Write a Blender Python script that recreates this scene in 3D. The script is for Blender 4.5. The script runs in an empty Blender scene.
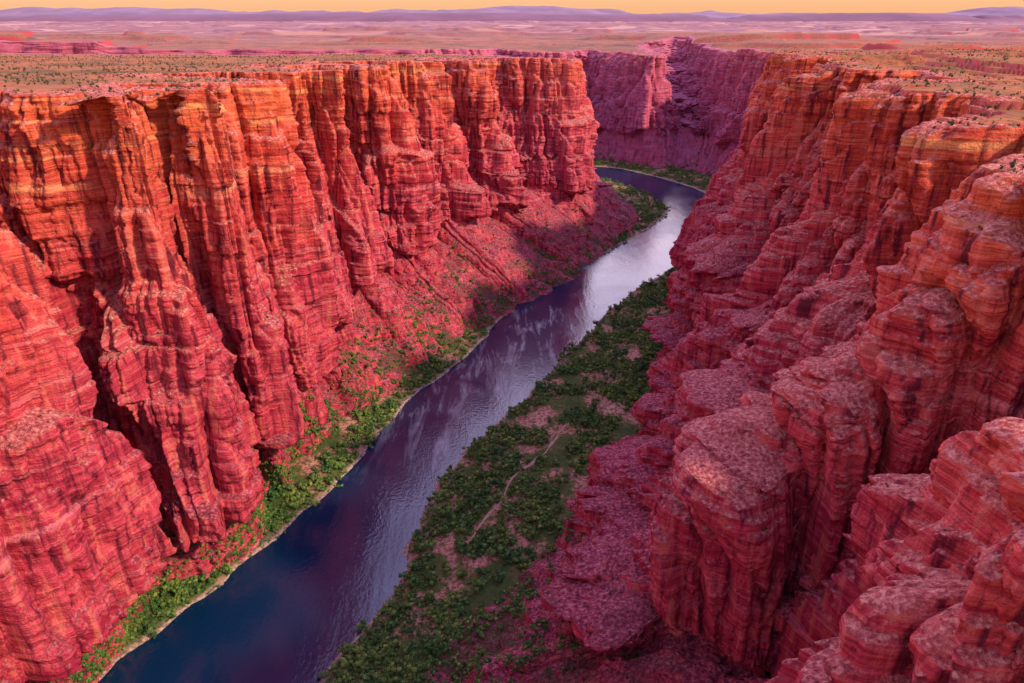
import bpy, math, numpy as np, time
from mathutils import Vector
T0=time.time()
rng=np.random.default_rng(7)
f32=np.float32
# ------------------------------------------------------------------ noise
def _h(i,j,k,seed):
    h=(i*np.uint32(374761393)+j*np.uint32(668265263)+k*np.uint32(2147483647)+np.uint32(seed*974711+12345))
    h=(h^(h>>np.uint32(13)))*np.uint32(1274126177)
    h=(h^(h>>np.uint32(15)))*np.uint32(2246822519)
    h=h^(h>>np.uint32(16))
    return (h&np.uint32(0xFFFF)).astype(f32)*f32(2/65535.)-f32(1)
def vn(x,y,z,seed=0):
    x,y,z=np.broadcast_arrays(np.asarray(x,f32),np.asarray(y,f32),np.asarray(z,f32))
    xi=np.floor(x);yi=np.floor(y);zi=np.floor(z)
    fx=x-xi;fy=y-yi;fz=z-zi
    fx=fx*fx*(3-2*fx);fy=fy*fy*(3-2*fy);fz=fz*fz*(3-2*fz)
    i=xi.astype(np.int32).astype(np.uint32);j=yi.astype(np.int32).astype(np.uint32);k=zi.astype(np.int32).astype(np.uint32)
    o=np.uint32(1)
    def L(a,b,t): return a+(b-a)*t
    a=L(L(_h(i,j,k,seed),_h(i+o,j,k,seed),fx),L(_h(i,j+o,k,seed),_h(i+o,j+o,k,seed),fx),fy)
    b=L(L(_h(i,j,k+o,seed),_h(i+o,j,k+o,seed),fx),L(_h(i,j+o,k+o,seed),_h(i+o,j+o,k+o,seed),fx),fy)
    return L(a,b,fz)
def fbm(x,y,z,o=3,seed=0):
    s=0;a=1;t=0
    for n in range(o):
        s=s+a*vn(x*2**n,y*2**n,z*2**n,seed+n);t+=a;a*=.5
    return s/t
def sst(a,b,x):
    t=np.clip((x-a)/(b-a),0,1);return t*t*(3-2*t)
# ------------------------------------------------------------------ plateau height
def P(x,y):
    x=np.asarray(x,np.float64);y=np.asarray(y,np.float64)
    l=np.clip(356-.029*(y-450),305,362)
    r=338-38*sst(1000,2100,y)
    w=sst(-120,180,x)
    b=l*(1-w)+r*w
    far=sst(2000,9000,y)
    b=b*(1-far)+285*far
    n=fbm(x/260,y/260,0*x,3,3)*5+fbm(x/30,y/30,0*x,2,9)*1.2
    m=fbm(x/900,y/500,0*x+3.3,3,21)
    t=sst(.12,.16,m)*16+sst(.3,.33,m)*18+sst(-.1,-.08,m)*8
    side=np.clip((np.abs(x-100)-380)/350,0,1)+sst(2500,3200,y)
    # low slickrock benches on the right-hand rim
    mb=fbm(x/120,y/170,0*x+8.1,4,27)
    bench=(sst(-.12,-.09,mb)*4+sst(.03,.055,mb)*5+sst(.17,.195,mb)*5)*sst(180,330,x)*(1-sst(1500,2600,y))
    return b+n+bench+t*np.clip(side,0,1)*(1-.3*sst(3000,8000,y))
# ------------------------------------------------------------------ mesh helper
def mesh_obj(name,V,F,mat,smooth=True):
    me=bpy.data.meshes.new(name)
    V=np.ascontiguousarray(V,dtype=f32).reshape(-1,3)
    F=np.ascontiguousarray(F,dtype=np.int32);k=F.shape[1]
    me.vertices.add(len(V));me.vertices.foreach_set('co',V.ravel())
    me.loops.add(F.size);me.loops.foreach_set('vertex_index',F.ravel())
    me.polygons.add(len(F));me.polygons.foreach_set('loop_start',np.arange(0,F.size,k,dtype=np.int32))
    me.polygons.foreach_set('use_smooth',np.full(len(F),smooth))
    me.update(calc_edges=True)
    me.materials.append(mat)
    ob=bpy.data.objects.new(name,me);bpy.context.scene.collection.objects.link(ob)
    return ob
def gridF(r,c,mask=None,flip=False):
    i=np.arange(r-1)[:,None]*c+np.arange(c-1)[None,:]
    q=np.stack([i,i+1,i+c+1,i+c],-1)
    if flip:q=q[...,::-1]
    if mask is not None:q=q[mask]
    return q.reshape(-1,4)
# ------------------------------------------------------------------ stations (metres): rim, upper cliff, lower cliff, cliff foot(+z), talus toe
LEFT=[
((-330,-200),(-326,-200),(-322,-200),(-316,-200),(-306,-200),50),
((-335,60),(-330,60),(-322,60),(-312,60),(-300,60),50),
((-345,220),(-338,225),(-325,230),(-312,235),(-298,240),50),
((-296,360),(-291,357),(-284,352),(-281,345),(-272,340),40),
((-385,435),(-368,432),(-336,416),(-290,396),(-264,380),50),
((-308,458),(-296,448),(-272,430),(-250,415),(-238,408),45),
((-232,446),(-229,441),(-220,438),(-214,440),(-210,452),45),
((-310,508),(-295,506),(-270,505),(-241,509),(-218,500),60),
((-204,503),(-203,500),(-203,497),(-208,500),(-208,520),60),
((-295,565),(-281,564),(-258,562),(-236,560),(-212,552),75),
((-207,632),(-203,625),(-200,618),(-204,610),(-190,598),80),
((-400,735),(-378,728),(-330,708),(-262,682),(-175,630),100),
((-280,772),(-212,728),(-200,718),(-190,708),(-150,672),95),
((-262,790),(-258,786),(-250,780),(-236,773),(-128,720),105),
((-186,822),(-180,818),(-173,814),(-165,808),(-100,772),100),
((-345,935),(-320,927),(-284,910),(-226,888),(-70,830),110),
((-148,942),(-140,934),(-131,926),(-122,916),(-32,880),95),
((-300,1050),(-272,1036),(-230,1017),(-176,999),(2,940),110),
((-100,1085),(-92,1078),(-82,1068),(-70,1058),(46,1000),95),
((-245,1210),(-214,1196),(-166,1173),(-104,1146),(98,1070),110),
((-36,1205),(-28,1197),(-18,1187),(-5,1176),(138,1140),95),
((-180,1380),(-130,1354),(-70,1313),(-10,1276),(176,1220),110),
((74,1330),(82,1325),(92,1317),(106,1306),(228,1320),95),
((112,1392),(122,1386),(134,1381),(150,1376),(275,1420),90),
((92,1500),(110,1502),(130,1504),(155,1510),(285,1560),90),
((0,1600),(20,1620),(50,1650),(100,1690),(200,1740),100),
((-150,1650),(-140,1680),(-120,1710),(-60,1760),(0,1860),100),
((-500,1700),(-495,1730),(-490,1760),(-480,1810),(-470,1900),100),
((-2900,1800),(-2900,1830),(-2900,1860),(-2900,1910),(-2900,2000),100)]
RIGHT=[
((215,-200),(180,-200),(120,-200),(50,-200),(-100,-200),80),
((230,-20),(185,0),(120,20),(40,20),(-110,20),80),
((245,90),(190,110),(130,120),(60,120),(-115,130),80),
((238,135),(146,165),(126,186),(98,205),(-110,210),70),
((280,215),(245,245),(222,270),(155,285),(-95,275),75),
((222,300),(192,298),(112,312),(84,308),(-72,330),60),
((290,345),(262,362),(212,392),(86,392),(-22,385),50),
((252,430),(238,428),(192,440),(95,452),(18,432),50),
((335,500),(315,500),(265,505),(135,505),(54,488),50),
((284,575),(264,575),(226,575),(145,560),(82,540),55),
((385,660),(350,658),(290,650),(195,630),(112,602),60),
((303,765),(284,762),(252,750),(196,728),(146,680),60),
((415,850),(382,850),(332,832),(250,800),(188,760),70),
((368,1000),(343,998),(308,980),(268,940),(234,866),70),
((500,1130),(465,1130),(420,1130),(360,1130),(322,1060),80),
((468,1300),(450,1300),(430,1300),(405,1300),(387,1256),75),
((620,1480),(600,1484),(575,1490),(540,1500),(486,1500),80),
((720,1650),(700,1660),(672,1670),(625,1690),(550,1660),80),
((745,1830),(725,1830),(700,1825),(650,1820),(575,1790),80),
((632,1955),(624,1945),(614,1935),(590,1910),(535,1860),80),
((640,2700),(630,2600),(600,2380),(560,2090),(505,1905),90),
((470,2700),(480,2600),(490,2380),(495,2120),(475,1935),90),
((425,2105),(420,2090),(415,2075),(412,2045),(415,1985),90),
((350,2200),(342,2180),(332,2155),(318,2120),(310,2075),80),
((250,2420),(245,2385),(240,2320),(230,2220),(220,2125),90),
((110,2240),(108,2228),(105,2215),(100,2190),(90,2130),80),
((-60,2400),(-60,2370),(-60,2330),(-60,2260),(-60,2130),90),
((-500,2300),(-500,2280),(-500,2260),(-500,2220),(-500,2130),80),
((-2900,2400),(-2900,2380),(-2900,2360),(-2900,2320),(-2900,2230),80)]
def crom(Pt,u):
    n=len(Pt);i=np.clip(np.floor(u).astype(int),0,n-2);t=(u-i)[:,None]
    p0=Pt[np.clip(i-1,0,n-1)];p1=Pt[i];p2=Pt[i+1];p3=Pt[np.clip(i+2,0,n-1)]
    return .5*((2*p1)+(-p0+p2)*t+(2*p0-5*p1+4*p2-p3)*t*t+(-p0+3*p1-3*p2+p3)*t**3)
def beds(th,seed):
    r=np.random.default_rng(seed);z=[-20.]
    while z[-1]<420:z.append(z[-1]+th*(.4+r.random()*1.2))
    return np.array(z)
B1=beds(40,1);B2=beds(11,2);B3=beds(3.6,3);B4=beds(1.4,4)
def stair(z,B,sharp):
    i=np.clip(np.searchsorted(B,z)-1,0,len(B)-2)
    a=B[i];b=B[i+1];t=(z-a)/(b-a)
    return a+(b-a)*sst(1-sharp,1,t)
def loft(name,ST,side,rows,k,mat):
    n=len(ST);lev=[np.array([s[j] for s in ST],float) for j in range(5)]
    fz=np.array([[s[5]] for s in ST],float)
    uu=np.linspace(0,n-1,n*60)
    arc=0
    for j in (0,2):
        c=crom(lev[j],uu);d=np.linalg.norm(np.diff(c,axis=0),axis=1)
        m=(c[1:]+c[:-1])/2;dist=np.sqrt((m**2).sum(1)+150**2)
        dist=np.where(m[:,1]<40,dist*3,dist);dist=np.where((m[:,0]<-300)&(m[:,1]>1600),dist*5,dist)
        arc=arc+.5*d/(dist*k)
    cum=np.concatenate([[0],np.cumsum(arc)])
    N=int(cum[-1]);u=np.interp(np.linspace(0,cum[-1],N),cum,uu)
    C=[crom(l,u) for l in lev];FZ=crom(fz,u)[:,0]
    FZ=FZ+fbm(C[2][:,0]/45,C[2][:,1]/45,0*u,2,12)*26*sst(0,50,FZ-40)
    rz=P(C[0][:,0],C[0][:,1])
    Z=[rz,np.full(N,250.),np.maximum(np.full(N,165.),FZ+25),FZ,np.full(N,-4.)]
    tt=[];
    for j in range(4):
        tt.append(j+np.arange(rows[j])/rows[j])
    tt=np.concatenate(tt+[[4.]]);R=len(tt)
    jj=np.clip(np.floor(tt).astype(int),0,3);fr=tt-jj
    ZA=np.stack(Z);z=ZA[jj]*(1-fr)[:,None]+ZA[jj+1]*fr[:,None]
    x0=C[2][None,:,0];y0=C[2][None,:,1]
    wz=vn(x0/160,y0/160,0*x0,5)*4+vn(x0/30,y0/30,0*x0+z*0,6)*.5
    zw=z+wz+(vn(x0/45,y0/45,0*x0,7)*(0 if side>0 else 9))
    if side>0: q=.55*stair(zw,B1,.16)+.45*stair(zw,B2,.3)-(zw-z)
    else: q=.32*stair(zw,B1,.25)+.5*stair(zw,B2,.32)+.18*zw-(zw-z)
    tal=1-sst(FZ[None]-6,FZ[None]+10,z)
    q=np.clip(z*(tal)+(1-tal)*(q*.92+z*.08),-4,rz[None])
    XY=np.zeros((R,N,2))
    for j in range(4):
        a=Z[j][None];b=Z[j+1][None];t=np.clip((a-q)/(a-b),0,1)[...,None]
        pos=C[j][None]*(1-t)+C[j+1][None]*t
        m=(q<=a)&(q>=b) if j<3 else (q<=a)
        XY[m]=pos[m]
    Tn=np.gradient(XY,axis=1)
    Tn/=np.maximum(np.linalg.norm(Tn,axis=2,keepdims=True),1e-9)
    kk=27;pad=np.pad(Tn,((0,0),(kk,kk),(0,0)),mode='edge');cs=np.cumsum(pad,axis=1)
    Tn=(cs[:,2*kk:]-cs[:,:-2*kk]);Tn=Tn/np.maximum(np.linalg.norm(Tn,axis=2,keepdims=True),1e-9)
    Nn=np.stack([Tn[...,1],-Tn[...,0]],-1)*side
    x=XY[...,0].astype(f32);y=XY[...,1].astype(f32);zf=z.astype(f32)
    cl=(1-tal).astype(f32)
    wx=x+vn(x/18,y/18,zf/40,31)*3;wy=y+vn(x/18,y/18,zf/40,32)*3
    def crease(s,zs,seed,o=2,w=2.6,p=.55):
        v=np.abs(fbm(wx/s,wy/s,zf/zs,o,seed));return np.minimum(v*w,1)**p
    D=(crease(60,500,41,1,2.4,.6)-.65)*36*(.25+.75*cl)
    D+=(crease(24,220,43,2,3.2,.6)-.7)*17*(.25+.75*cl)
    D+=(crease(9,90,45,2,3.4,.6)-.7)*7*(.25+.75*cl)
    D+=(crease(3.6,30,47,1,3.,.7)-.7)*1.8*(.3+.7*cl)
    Ta=185+75*vn(x/55,y/55,0*x,51);Tb=235+80*vn(x/26,y/26,0*x,52);Tc=rz[None]-22-26*vn(x/32,y/32,0*x,53)
    sh=1. if side>0 else 2.
    D+=cl*15*sst(-.15,.15,vn(x/34,y/34,0*x,54))*sst(Ta+5*sh,Ta-4*sh,zf)
    D+=cl*8*sst(-.1,.1,vn(x/17,y/17,0*x,55))*sst(Tb+3*sh,Tb-3*sh,zf)
    D+=cl*5*sst(-.2,.0,vn(x/22,y/22,0*x,56))*sst(Tc+3,Tc-2,zf)
    lw=zf+wz.astype(f32)+vn(x/9,y/9,zf/9,57)*.22
    thin=.15+.8*sst(-.15,.35,vn(lw/19,0*x,0*x,60)+.4*vn(x/40,y/40,zf/20,64))
    bi=np.clip(np.searchsorted(B3,lw)-1,0,len(B3)-2);b4=np.clip(np.searchsorted(B4,lw)-1,0,len(B4)-2)
    b2=np.clip(np.searchsorted(B2,lw)-1,0,len(B2)-2)
    zero=np.zeros_like(bi).astype(np.uint32)
    D+=((_h(bi.astype(np.uint32),zero,zero,19)*.55+vn(x/35,y/35,bi*7.3,61)*.9)*thin+(_h(b4.astype(np.uint32),zero,zero,20)*.25+vn(x/18,y/18,b4*5.7,62)*.4)*thin+vn(x/70,y/70,b2*3.7,63)*2.2)*(.1+.9*cl)
    s_arc=(np.cumsum(np.concatenate([[0],np.linalg.norm(np.diff(C[2],axis=0),axis=1)])))[None]+0*z
    wid=3+((bi*7919)%13)/13*6
    bl=np.floor((s_arc+((bi*104729)%17)+vn(x/6,y/6,zf/6,66)*1.0)/wid)
    D+=_h(bl.astype(np.int32).astype(np.uint32),bi.astype(np.uint32),zero,9)*.9*cl
    D+=fbm(x/4.5,y/4.5,zf/3.5,3,71)*(.8+1.4*tal)
    # talus: fans and gullies running down-slope
    gl=np.abs(vn(x0/19,y0/19,0*x0,77))**.7+.3*np.abs(vn(x0/8,y0/8,z/40,78))
    D+=tal*(fbm(x/26,y/26,zf/40,2,75)*8+(gl-.5)*8*sst(-4,40,zf))
    D-=3.2*np.exp(-(rz[None]-z)/3.5)
    XY=XY+Nn*D[...,None]
    zz=z+fbm(x/5,y/5,zf/5,2,81)*(.6 if side>0 else .9)*sst(0,6,rz[None]-z)+tal*sst(0,20,z)*(fbm(x/16,y/16,0*zf,3,83)*(4. if side>0 else 7.)-np.abs(fbm(x/40,y/40,0*zf,2,87))*(10 if side>0 else 16)+4)
    dl=np.array([30,22,16,11,8,5.5,3.5,2,.9])
    lip=XY[0][None]-Nn[0][None]*dl[:,None,None]
    lz=P(lip[...,0],lip[...,1])+np.interp(dl,[0,1,6,14,30],[0,.9,1.2,.4,-4])[:,None]
    lz+=fbm(lip[...,0]/4,lip[...,1]/4,0*lz,2,91)*.8*np.clip(dl/3,0,1)[:,None]
    V=np.concatenate([np.concatenate([lip,lz[...,None]],-1),np.concatenate([XY,zz[...,None]],-1)],0)
    mesh_obj(name,V,gridF(V.shape[0],N,flip=(side>0)),mat)
    print(name,V.shape,round(time.time()-T0,1))
    return V,tal
# ------------------------------------------------------------------ materials
def newmat(name):
    m=bpy.data.materials.new(name);m.use_nodes=True;nt=m.node_tree;nt.nodes.clear()
    o=nt.nodes.new('ShaderNodeOutputMaterial');b=nt.nodes.new('ShaderNodeBsdfPrincipled')
    nt.links.new(b.outputs[0],o.inputs[0]);b.inputs['Specular IOR Level'].default_value=.15;b.inputs['Roughness'].default_value=.9
    return m,nt,b
class NB:
    def __init__(s,nt):s.nt=nt
    def n(s,t,**k):
        x=s.nt.nodes.new(t)
        for a,b in k.items():setattr(x,a,b)
        return x
    def l(s,a,b):s.nt.links.new(a,b)
    def pos(s):return s.n('ShaderNodeNewGeometry').outputs['Position']
    def scale(s,v,sc):
        m=s.n('ShaderNodeVectorMath',operation='MULTIPLY');s.l(v,m.inputs[0]);m.inputs[1].default_value=sc;return m.outputs[0]
    def noise(s,v,sc,det=4,rough=.55,dist=0):
        t=s.n('ShaderNodeTexNoise');s.l(v,t.inputs['Vector']);t.inputs['Scale'].default_value=sc;t.inputs['Detail'].default_value=det;t.inputs['Roughness'].default_value=rough;t.inputs['Distortion'].default_value=dist
        return t.outputs['Fac']
    def ramp(s,f,st,interp='LINEAR'):
        r=s.n('ShaderNodeValToRGB');s.l(f,r.inputs[0]);cr=r.color_ramp;cr.interpolation=interp
        while len(cr.elements)<len(st):cr.elements.new(.5)
        for e,(p,c) in zip(cr.elements,st):
            e.position=p;e.color=(*c,1) if len(c)==3 else c
        return r.outputs[0]
    def mix(s,f,a,b,mode='MIX'):
        m=s.n('ShaderNodeMix',data_type='RGBA',blend_type=mode)
        for k,v in ((0,f),(6,a),(7,b)):
            if isinstance(v,(int,float)):m.inputs[k].default_value=v
            elif isinstance(v,tuple):m.inputs[k].default_value=(*v,1)
            else:s.l(v,m.inputs[k])
        return m.outputs[2]
    def math(s,op,a,b=0.,c=None):
        m=s.n('ShaderNodeMath',operation=op)
        for i,v in enumerate((a,b) if c is None else (a,b,c)):
            if isinstance(v,(int,float)):m.inputs[i].default_value=v
            else:s.l(v,m.inputs[i])
        return m.outputs[0]
    def mr(s,v,a,b,c=0.,d=1.):
        m=s.n('ShaderNodeMapRange');s.l(v,m.inputs[0])
        for i,q in enumerate((a,b,c,d)):m.inputs[i+1].default_value=q
        return m.outputs[0]
g=lambda v:(v,v,v)
def rock_material():
    m,nt,b=newmat('red_sandstone');B=NB(nt);p=B.pos()
    sep=B.n('ShaderNodeSeparateXYZ');B.l(p,sep.inputs[0])
    strata=B.noise(B.scale(p,(.006,.006,.12)),1,3,.6)
    fine=B.noise(B.scale(p,(.06,.06,1.1)),1,2,.6)
    grain=B.noise(p,.45,4,.7)
    broad=B.noise(p,.03,2,.6)
    base=B.ramp(strata,[(.3,(.43,.030,.046)),(.42,(.60,.062,.066)),(.5,(.70,.11,.09)),(.57,(.52,.042,.056)),(.68,(.80,.22,.17))])
    f2=B.ramp(fine,[(.32,g(.66)),(.5,g(.98)),(.7,g(1.22))])
    c=B.mix(1.,base,f2,'MULTIPLY')
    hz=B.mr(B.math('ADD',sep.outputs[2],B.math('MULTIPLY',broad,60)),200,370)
    tint=B.ramp(hz,[(0,(.92,.82,1.5)),(.5,(1,1,1.1)),(1,(1.2,1.75,.85))])  # sunlit orange up top, purple shade lower down, put into the rock colour
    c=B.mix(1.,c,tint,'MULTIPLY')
    vs=B.noise(B.scale(p,(.16,.16,.010)),1,3,.65)
    c=B.mix(B.mr(vs,.52,.64,0,.85),c,(.10,.009,.028))
    c=B.mix(B.mr(vs,.45,.36,0,.5),c,(.80,.25,.18))
    geo=B.n('ShaderNodeNewGeometry');ns=B.n('ShaderNodeSeparateXYZ');B.l(geo.outputs['Normal'],ns.inputs[0])
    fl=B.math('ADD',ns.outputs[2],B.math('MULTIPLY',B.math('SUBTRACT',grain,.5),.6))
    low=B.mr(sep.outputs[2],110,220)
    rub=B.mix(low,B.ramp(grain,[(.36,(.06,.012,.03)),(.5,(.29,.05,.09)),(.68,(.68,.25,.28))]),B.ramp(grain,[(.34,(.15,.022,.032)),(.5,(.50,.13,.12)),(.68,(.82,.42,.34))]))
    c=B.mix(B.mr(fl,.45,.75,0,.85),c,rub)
    gr=B.math('MULTIPLY',B.mr(broad,.48,.6),B.math('MULTIPLY',B.mr(sep.outputs[2],90,15),B.mr(fl,.4,.7)))
    c=B.mix(B.math('MULTIPLY',gr,.75),c,(.045,.055,.025))
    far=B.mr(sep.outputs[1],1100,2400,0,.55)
    c=B.mix(far,c,(.44,.14,.33))  # aerial haze painted into the base colour of distant rock
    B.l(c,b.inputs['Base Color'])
    bh=B.math('ADD',B.math('MULTIPLY',fine,.8),B.math('MULTIPLY',grain,2.))
    bp=B.n('ShaderNodeBump');bp.inputs['Strength'].default_value=.9;bp.inputs['Distance'].default_value=1.4
    B.l(bh,bp.inputs['Height']);B.l(bp.outputs[0],b.inputs['Normal'])
    return m
ROCK=rock_material()
def plateau_material():
    m,nt,b=newmat('scrub_plateau');B=NB(nt);p=B.pos()
    sep=B.n('ShaderNodeSeparateXYZ');B.l(p,sep.inputs[0])
    n1=B.noise(p,.012,4,.65);n2=B.noise(p,.12,4,.75);n3=B.noise(B.scale(p,(.0012,.004,.004)),1,4,.6,.3)
    c=B.ramp(n1,[(.3,(.10,.055,.018)),(.48,(.28,.11,.035)),(.6,(.44,.13,.05)),(.72,(.15,.085,.03))])
    c=B.mix(B.mr(n2,.48,.58,0,.85),c,(.06,.048,.016))
    c=B.mix(B.mr(n3,.45,.6,0,.4),c,(.42,.12,.06))
    c=B.mix(B.mr(sep.outputs[1],1500,5000,0,.9),c,B.ramp(n3,[(.36,(.16,.08,.15)),(.48,(.36,.17,.19)),(.54,(.21,.10,.17)),(.62,(.50,.29,.28))]))  # far plain: purple-pink distance haze put into its colour
    geo=B.n('ShaderNodeNewGeometry');ns=B.n('ShaderNodeSeparateXYZ');B.l(geo.outputs['Normal'],ns.inputs[0])
    c=B.mix(B.mr(ns.outputs[2],.97,.88),c,(.38,.05,.05))
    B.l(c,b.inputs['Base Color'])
    bp=B.n('ShaderNodeBump');bp.inputs['Strength'].default_value=.7;bp.inputs['Distance'].default_value=1.5
    B.l(n2,bp.inputs['Height']);B.l(bp.outputs[0],b.inputs['Normal'])
    return m
def floor_material():
    m,nt,b=newmat('river_bank_soil');B=NB(nt);p=B.pos()
    sep=B.n('ShaderNodeSeparateXYZ');B.l(p,sep.inputs[0])
    n1=B.noise(p,.022,4,.65);n2=B.noise(p,.3,4,.75)
    c=B.ramp(n1,[(.40,(.06,.09,.025)),(.49,(.12,.12,.035)),(.55,(.46,.20,.16)),(.7,(.58,.29,.23))])
    c=B.mix(B.mr(n2,.46,.56,0,.8),c,(.04,.065,.018))
    c=B.mix(B.mr(sep.outputs[2],2.2,.6),c,B.ramp(n2,[(.4,(.14,.10,.09)),(.6,(.55,.38,.32))]))
    B.l(c,b.inputs['Base Color'])
    bp=B.n('ShaderNodeBump');bp.inputs['Strength'].default_value=.9;bp.inputs['Distance'].default_value=1.6
    B.l(n2,bp.inputs['Height']);B.l(bp.outputs[0],b.inputs['Normal'])
    return m
def water_material():
    m,nt,b=newmat('river_water');B=NB(nt);p=B.pos()
    sep=B.n('ShaderNodeSeparateXYZ');B.l(p,sep.inputs[0])
    b.inputs['IOR'].default_value=1.5;b.inputs['Specular IOR Level'].default_value=.8
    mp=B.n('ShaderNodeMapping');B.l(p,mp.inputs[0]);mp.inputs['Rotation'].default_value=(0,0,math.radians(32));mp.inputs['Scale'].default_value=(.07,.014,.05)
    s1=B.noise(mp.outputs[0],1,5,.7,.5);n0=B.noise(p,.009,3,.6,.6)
    sheen_reach=B.math('MULTIPLY',B.mr(sep.outputs[1],430,640),B.mr(sep.outputs[1],1500,1000))  # middle reach only, for the painted sheen below
    sheen_wisp=B.math('MULTIPLY',B.math('MULTIPLY',B.mr(s1,.50,.70),B.mr(n0,.42,.6)),sheen_reach)
    water_col=B.mix(sheen_wisp,(.001,.020,.065),(.26,.29,.36));B.l(water_col,b.inputs['Base Color'])  # whitish ripple streaks; their paleness also paints sky sheen into the water colour
    r=B.math('ADD',B.mr(n0,.4,.62,.05,.2),B.math('MULTIPLY',sheen_wisp,.15));B.l(r,b.inputs['Roughness'])
    w=B.math('ADD',B.noise(p,.25,3,.6),B.math('MULTIPLY',s1,1.5))
    bp=B.n('ShaderNodeBump');bp.inputs['Strength'].default_value=.3;bp.inputs['Distance'].default_value=.7
    B.l(w,bp.inputs['Height']);B.l(bp.outputs[0],b.inputs['Normal'])
    return m
def leaf_material(name,cols):
    m,nt,b=newmat(name);B=NB(nt);p=B.pos()
    geo=B.n('ShaderNodeNewGeometry')
    c=B.ramp(geo.outputs['Random Per Island'],cols)
    c2=B.ramp(B.noise(p,.035,3,.6),[(.35,(.6,.8,.75)),(.6,(1.45,1.2,.9))])
    c=B.mix(1.,c,c2,'MULTIPLY')
    B.l(c,b.inputs['Base Color']);b.inputs['Roughness'].default_value=.7
    return m
def trail_material():
    m,nt,b=newmat('trail_dirt');B=NB(nt);p=B.pos()
    B.l(B.ramp(B.noise(p,.6,4,.7),[(.35,(.28,.15,.11)),(.65,(.50,.30,.24))]),b.inputs['Base Color'])
    return m
PLAT=plateau_material();FLOOR=floor_material();WATER=water_material()
# ------------------------------------------------------------------ canyon walls
VL,talL=loft('canyon_wall',LEFT,1,(115,95,95,100),.0019,ROCK)
VR,talR=loft('canyon_wall.001',RIGHT,-1,(140,140,130,110),.0018,ROCK)
# ------------------------------------------------------------------ plateau sheet
def inside_rows(xg,yr,poly):
    a=poly;b=np.roll(poly,-1,axis=0);out=np.zeros(xg.shape,bool)
    for i,y in enumerate(yr):
        m=(a[:,1]>y)!=(b[:,1]>y)
        if not m.any():continue
        xa=a[m];xb=b[m];xs=np.sort(xa[:,0]+(y-xa[:,1])*(xb[:,0]-xa[:,0])/(xb[:,1]-xa[:,1]))
        out[i]=np.searchsorted(xs,xg[i])%2==1
    return out
NL=9
rimL=VL[NL][:,:2];rimR=VR[NL][:,:2]
poly=np.concatenate([rimL,rimR[::-1]])
yr=list(np.arange(-190,300,8.))
while yr[-1]<45000:yr.append(yr[-1]+max(3.5,yr[-1]*.0085))
yr=np.array(yr);cc=np.linspace(-1,1,1000)
xg=cc[None]*(650+np.maximum(yr,0)*.95)[:,None]+60
ins=inside_rows(xg,yr,poly)
keep=~(ins[:-1,:-1]|ins[1:,:-1]|ins[:-1,1:]|ins[1:,1:])
keep&=~((yr[:-1]<1)[:,None]&(xg[:-1,:-1]>-420)&(xg[:-1,:-1]<330))
pz=P(xg,yr[:,None]+0*xg)
mesh_obj('plateau_ground',np.stack([xg,yr[:,None]+0*xg,pz],-1),gridF(len(yr),len(cc),keep),PLAT)
print('plateau',round(time.time()-T0,1))
# ------------------------------------------------------------------ river
RL=np.array([(-268,-200),(-272,60),(-285,200),(-273,312),(-237,383),(-176,502),(-150,581),(-118,682),(-50,822),(12,989),(92,1120),(185,1240),(290,1400),(352,1530),(345,1640),(318,1735),(240,1865),(120,1930),(-60,1940),(-470,1955),(-1300,2050)],float)
RR=np.array([(-120,-200),(-125,60),(-130,200),(-128,312),(-96,383),(-75,502),(-43,581),(12,682),(84,822),(172,989),(262,1110),(360,1240),(445,1400),(480,1560),(484,1650),(474,1740),(392,1900),(262,2030),(-60,2080),(-470,2080),(-1300,2180)],float)
uu=np.linspace(0,len(RL)-1,400);cl_=crom(RL,uu);cr_=crom(RR,uu)
jit=vn(cl_[:,1]/22,cl_[:,0]/22,0*uu,5)*5+vn(cl_[:,1]/7,cl_[:,0]/7,0*uu,6)*1.5
cl_[:,0]+=jit
jit=vn(cr_[:,1]/22,cr_[:,0]/22,0*uu,15)*5+vn(cr_[:,1]/7,cr_[:,0]/7,0*uu,16)*1.5
cr_[:,0]+=jit
rp=np.concatenate([cl_,cr_[::-1]])
tw=np.linspace(-.12,1.12,12)
W=cl_[None]*(1-tw)[:,None,None]+cr_[None]*tw[:,None,None]
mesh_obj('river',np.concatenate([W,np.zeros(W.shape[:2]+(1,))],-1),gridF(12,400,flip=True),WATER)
fy=[-200.]
while fy[-1]<2350:fy.append(fy[-1]+max(2.2,abs(fy[-1])*.0036))
fy=np.array(fy);fx=np.arange(-460,760,2.6)
FX,FY=np.meshgrid(fx,fy)
insr=inside_rows(FX,fy,rp)
D2=np.full(FX.shape,1e9,f32);fxf=FX.astype(f32);fyf=FY.astype(f32)
a=rp[::2];b=np.roll(a,-1,axis=0)
for (ax,ay),(bx,by) in zip(a,b):
    r0=np.searchsorted(fy,min(ay,by)-90);r1=np.searchsorted(fy,max(ay,by)+90)
    if r1<=r0:continue
    sx=fxf[r0:r1];sy=fyf[r0:r1];dx=f32(bx-ax);dy=f32(by-ay)
    t=np.clip(((sx-f32(ax))*dx+(sy-f32(ay))*dy)/(dx*dx+dy*dy+1e-6),0,1)
    d=(sx-f32(ax)-t*dx)**2+(sy-f32(ay)-t*dy)**2
    D2[r0:r1]=np.minimum(D2[r0:r1],d)
RD=np.sqrt(np.minimum(D2,120**2));RD=np.where(insr,-RD,RD)
fz=np.where(RD<0,np.maximum(RD*.25,-4),1.6*(1-np.exp(-RD/2.5))+np.minimum(RD,90)*.07+fbm(FX/35,FY/35,0*FX,4,101)*1.8*np.clip(RD/12,0,1)+fbm(FX/5,FY/5,0*FX,2,105)*.5*np.clip(RD/4,0,1))
mesh_obj('riverbank_ground',np.stack([FX,FY,fz],-1),gridF(*FX.shape),FLOOR)
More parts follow.
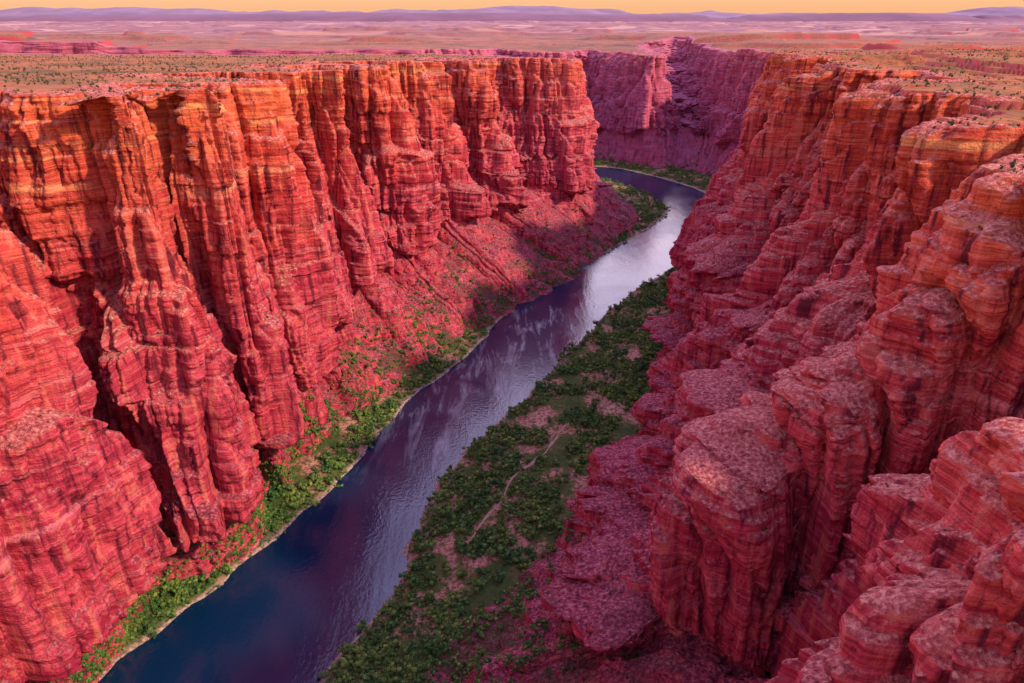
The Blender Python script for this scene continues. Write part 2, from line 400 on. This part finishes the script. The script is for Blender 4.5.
def floor_z(x,y):
    i=np.clip(np.searchsorted(fy,y)-1,0,len(fy)-2);j=np.clip(((x-fx[0])/2.6).astype(int),0,len(fx)-2)
    return np.maximum(np.maximum(fz[i,j],fz[i+1,j]),np.maximum(fz[i,j+1],fz[i+1,j+1]))
# footpath along the right bank
tp=crom(np.array([(-34,440),(-22,471),(-8,497),(0,524),(19,550),(31,566),(45,590),(50,606),(60,622)],float),np.linspace(0,8,200))
tn=np.gradient(tp,axis=0);tn/=np.linalg.norm(tn,axis=1,keepdims=True);tn=np.stack([-tn[:,1],tn[:,0]],1)
ww=(1.1+.7*vn(np.arange(200)/7.,0,0,3))*np.minimum(1,np.minimum(np.arange(200),199-np.arange(200))/25.+.2)
tp=tp+tn*(vn(np.arange(200)/14.,0,0,8)*1.6)[:,None]
TR=np.stack([tp+tn*(ww*o)[:,None] for o in (-1,-.4,.4,1)])
mesh_obj('dirt_trail',np.concatenate([TR,(floor_z(TR[...,0],TR[...,1])+.12)[...,None]],-1),gridF(4,200,flip=True),trail_material())
# ------------------------------------------------------------------ vegetation
def ico():
    import bmesh
    bm=bmesh.new();bmesh.ops.create_icosphere(bm,subdivisions=1,radius=1)
    v=np.array([x.co[:] for x in bm.verts]);f=np.array([[q.index for q in p.verts] for p in bm.faces]);bm.free();return v,f
IV,IF=ico()
def bush_template(seed,nl,nb=None,ls=.13):
    r=np.random.default_rng(seed);Vs=[];Fs=[];o=0
    nb=nb or r.integers(3,5);cen=np.stack([r.normal(0,.42,nb),r.normal(0,.42,nb),.45+r.random(nb)*.55],1);rad=.35+r.random(nb)*.3
    for c,ra in zip(cen,rad):
        v=IV*(ra*.72)*(1+r.normal(0,.13,(len(IV),1)))+c;Vs.append(v);Fs.append(IF+o);o+=len(v)
    tr=np.array([(-.07,0,-.2),(.07,0,-.2),(0,.09,-.2),(0,0,.8)]);Vs.append(tr);Fs.append(np.array([(0,1,3),(1,2,3),(2,0,3)])+o);o+=4
    k=r.integers(0,nb,nl);d=r.normal(0,1,(nl,3));d/=np.linalg.norm(d,axis=1,keepdims=True);d[:,2]=np.abs(d[:,2])*.9-.25*(r.random(nl)<.3)
    p=cen[k]+d*rad[k][:,None]*(.75+r.random((nl,1))*.5)
    a=r.normal(0,1,(nl,3,3))*ls
    v=(p[:,None]+a).reshape(-1,3);Vs.append(v);Fs.append(np.arange(nl*3).reshape(-1,3)+o)
    return np.concatenate(Vs),np.concatenate(Fs)
def scatter_parts(temps,pts,size,o=0):
    Vs=[];Fs=[];idx=rng.integers(0,len(temps),len(pts))
    for t,(tv,tf) in enumerate(temps):
        s=idx==t;p=pts[s];n=len(p)
        if n==0:continue
        an=rng.random(n)*6.283;ca=np.cos(an)[:,None];sa=np.sin(an)[:,None];sz=size[s][:,None]
        sx=1+rng.normal(0,.15,(n,1));szz=1+rng.normal(0,.18,(n,1))
        X=(tv[None,:,0]*ca-tv[None,:,1]*sa)*sz*sx+p[:,0:1];Y=(tv[None,:,0]*sa+tv[None,:,1]*ca)*sz+p[:,1:2];Zz=tv[None,:,2]*sz*szz+p[:,2:3]
        Vs.append(np.stack([X,Y,Zz],-1).reshape(-1,3));Fs.append((tf[None]+(np.arange(n)*len(tv))[:,None,None]+o).reshape(-1,3));o+=n*len(tv)
    return Vs,Fs,o
def scatter(name,groups,mat,smooth=False):
    V=[];F=[];o=0
    for temps,pts,size in groups:
        v,f,o=scatter_parts(temps,pts,size,o);V+=v;F+=f
    return mesh_obj(name,np.concatenate(V),np.concatenate(F),mat,smooth)
GREEN=leaf_material('riparian_foliage',[(0,(.035,.08,.03)),(.4,(.065,.14,.045)),(.75,(.11,.21,.055)),(1,(.20,.26,.09))])
SAGE=leaf_material('desert_scrub_foliage',[(0,(.03,.04,.02)),(.6,(.07,.075,.03)),(1,(.13,.12,.05))])
tN=[bush_template(s,60) for s in range(8)];tF=[bush_template(s+30,22,2,.2) for s in range(6)]
n=250000
ri=rng.integers(0,FX.shape[0],n);ci=rng.integers(0,FX.shape[1],n)
px=FX[ri,ci]+rng.random(n)*2.6;py=FY[ri,ci]+rng.random(n)*3;pz_=fz[ri,ci];rd=RD[ri,ci]
right=px>np.interp(py,[-200,312,502,682,989,1240,1560,2000],[-190,-190,-125,-55,78,261,410,300])
bias=np.where(right,.21,.2)
bias=bias-.7*np.exp(-((px+205)**2/20**2+(py-535)**2/28**2))-.6*np.exp(-((px-50)**2/14**2+(py-592)**2/24**2))
dens=sst(-.1,.2,fbm(px/26,py/26,0*px,4,201)+bias)*sst(2.5,7,rd)*(rd<118)
edge=np.exp(-((rd-7)/5)**2)*.85
dens=np.maximum(dens,edge)*(py>250)*.85
td=np.full(n,1e9)
near=(py>430)&(py<640)&right
dd=np.min((px[near][:,None]-tp[None,::4,0])**2+(py[near][:,None]-tp[None,::4,1])**2,axis=1);td[near]=dd
dens=np.where(td<3.2**2,0,dens)
acc=rng.random(n)<dens
pb=np.stack([px,py,pz_-.2],1)[acc]
toeP=np.concatenate([crom(np.array([s[4] for s in LEFT],float),np.linspace(0,len(LEFT)-1,300))-[12,0],(crom(np.array([s[4] for s in RIGHT],float),np.linspace(0,len(RIGHT)-1,300))+[25,0])[::-1]])
o_=np.argsort(pb[:,1]);pb=pb[o_]
ok=inside_rows(pb[:,0:1],pb[:,1],toeP)[:,0];pb=pb[ok]
sz=1.2+rng.random(len(pb))**3*4.2
def talus_pts(V,tal,n,zmax,seed,bias=0.):
    body=V[NL:];r=np.random.default_rng(seed)
    i=r.integers(0,body.shape[0],n);j=r.integers(0,body.shape[1],n);p=body[i,j]
    z=p[:,2];d=sst(-.05,.3,fbm(p[:,0]/40,p[:,1]/40,z/40,3,seed)+bias)*np.clip((zmax-z)/zmax,0,1)**1.2
    m=(z>2)&(z<zmax)&(tal[i,j]>.5)&(p[:,1]>240)&(r.random(n)<d);return p[m]
t1=talus_pts(VL,talL,80000,110,301,.25);t2=talus_pts(VR,talR,80000,60,302,.12)
pb=np.concatenate([pb,t1,t2]);sz=np.concatenate([sz,1.0+rng.random(len(t1)+len(t2))**2*2.5])
nr=pb[:,1]<850
scatter('riverside_thicket',[(tN,pb[nr],sz[nr]),(tF,pb[~nr],sz[~nr]*1.15)],GREEN)
nbush=len(pb)
st=[bush_template(50+s,18,2,.18) for s in range(4)]
n=40000;yy=150+rng.random(n)**1.5*1900;xx=(rng.random(n)*2-1)*(500+yy*.8)
o_=np.argsort(yy);xx=xx[o_];yy=yy[o_];m=~inside_rows(xx[:,None],yy,poly)[:,0]&(fbm(xx/50,yy/50,0*xx,3,401)>-.2)
ps=np.stack([xx[m],yy[m],P(xx[m],yy[m])-.1],1)
r=np.random.default_rng(9);i=r.integers(0,5,1500);j=r.integers(0,VR.shape[1],1500);ps=np.concatenate([ps,VR[i,j]])
i=r.integers(0,5,900);j=r.integers(0,VL.shape[1],900);ps=np.concatenate([ps,VL[i,j]])
for V in (VL,VR):
    body=V[NL:];gz=body[1:,:,2]-body[:-1,:,2];gh=np.linalg.norm(body[1:,:,:2]-body[:-1,:,:2],axis=2)
    fl=np.argwhere((gh>1.6*np.abs(gz))&(body[1:,:,1]>90));s=fl[r.integers(0,len(fl),1300)];ps=np.concatenate([ps,body[s[:,0],s[:,1]]])
scatter('desert_scrub',[(st,ps,.6+rng.random(len(ps))**2*1.5)],SAGE)
# ------------------------------------------------------------------ boulders
bt=[]
for s in range(6):
    r=np.random.default_rng(s+70);v=IV*(1+r.normal(0,.22,(len(IV),1)))*np.array([1,.8+r.random()*.3,.65]);bt.append((v,IF))
def bpts(V,tal,n,seed):
    body=V[NL:];r=np.random.default_rng(seed);i=r.integers(0,body.shape[0],n);j=r.integers(0,body.shape[1],n);p=body[i,j]
    m=(tal[i,j]>.6)&(p[:,1]>150)&(p[:,2]>2)&(r.random(n)<sst(-.2,.4,fbm(p[:,0]/30,p[:,1]/30,p[:,2]/30,3,seed)));return p[m]
b1=bpts(VL,talL,34000,501);b2=bpts(VR,talR,45000,502);bp_=np.concatenate([b1,b2])
scatter('talus_boulders',[(bt,bp_,.6+rng.random(len(bp_))**4*3.8)],ROCK)
# ------------------------------------------------------------------ distant hills
def hills(name,y0,h,sc,seed,col,x0=-1.1,x1=1.1,depth=2500,mf=.4):  # col: hill colour with the purple of distance haze painted in
    m,nt,b=newmat(name+'_rock');B=NB(nt);p=B.pos()
    c=B.mix(B.mr(B.noise(B.scale(p,(.001,.001,.004)),1,3,.6),.35,.65),col,tuple(v*.75 for v in col));B.l(c,b.inputs['Base Color'])
    nx=700;ny=40;xs=np.linspace(x0,x1,nx)*y0;ys=y0+np.linspace(0,1,ny)*depth;X,Y=np.meshgrid(xs,ys)
    e=np.sin(np.linspace(0,np.pi,ny))[:,None]**.7
    n_=np.clip(fbm(X/sc,Y/sc*.5,0*X,5,seed)*.8+.5,0,1)
    mesa=mf*sst(.42,.5,n_)+(1-mf)*n_
    Z=280+h*e*mesa
    mesh_obj(name,np.stack([X,Y,Z],-1),gridF(ny,nx),m)
hills('distant_hills',15000,200,3600,601,(.22,.11,.19))
hills('distant_hills.001',30000,680,6000,608,(.27,.18,.30),depth=5000,mf=.1)
# ------------------------------------------------------------------ camera, light, sky
cam=bpy.data.cameras.new('camera');co=bpy.data.objects.new('camera',cam);bpy.context.scene.collection.objects.link(co)
co.location=(0,0,400);co.rotation_euler=(math.radians(90-25.5),0,0);cam.lens=24;cam.sensor_width=36;cam.clip_start=1;cam.clip_end=100000
bpy.context.scene.camera=co
az=math.radians(68);el=math.radians(37)
ts=Vector((math.sin(az)*math.cos(el),-math.cos(az)*math.cos(el),math.sin(el)))
sl=bpy.data.lights.new('sun','SUN');sl.energy=5;sl.angle=math.radians(3);sl.color=(1,.74,.46)
so=bpy.data.objects.new('sun',sl);bpy.context.scene.collection.objects.link(so);so.rotation_euler=ts.to_track_quat('Z','Y').to_euler()
w=bpy.data.worlds.new('World');bpy.context.scene.world=w;w.use_nodes=True;nt=w.node_tree;nt.nodes.clear();B=NB(nt)
sk=B.n('ShaderNodeTexSky',sky_type='NISHITA');sk.sun_disc=False;sk.sun_elevation=el;sk.sun_rotation=math.atan2(ts.x,ts.y);sk.dust_density=2;sk.air_density=1.
tc=B.n('ShaderNodeTexCoord');se=B.n('ShaderNodeSeparateXYZ');B.l(tc.outputs['Generated'],se.inputs[0])
glow=B.ramp(se.outputs[2],[(0,(.95,.44,.18)),(.04,(1.,.54,.28)),(.14,(.92,.68,.66)),(.35,(.80,.68,.92)),(.65,(.50,.42,.74)),(1,(.40,.34,.66))])
ahead=B.math('MULTIPLY',B.mr(se.outputs[1],.1,.95),B.mr(se.outputs[2],.05,.2))
glow=B.mix(1.,glow,B.mix(ahead,(9.5,9.5,9.5),(38.,36.,36.)),'MULTIPLY')
c=B.mix(1.,B.mix(1.,sk.outputs[0],(.4,.4,.45),'MULTIPLY'),glow,'ADD')
bg=B.n('ShaderNodeBackground');B.l(c,bg.inputs[0]);bg.inputs[1].default_value=.1
ow=B.n('ShaderNodeOutputWorld');B.l(bg.outputs[0],ow.inputs[0])
bpy.context.scene.view_settings.view_transform='Standard';bpy.context.scene.view_settings.look='None';bpy.context.scene.view_settings.exposure=0
print('done',nbush,round(time.time()-T0,1))
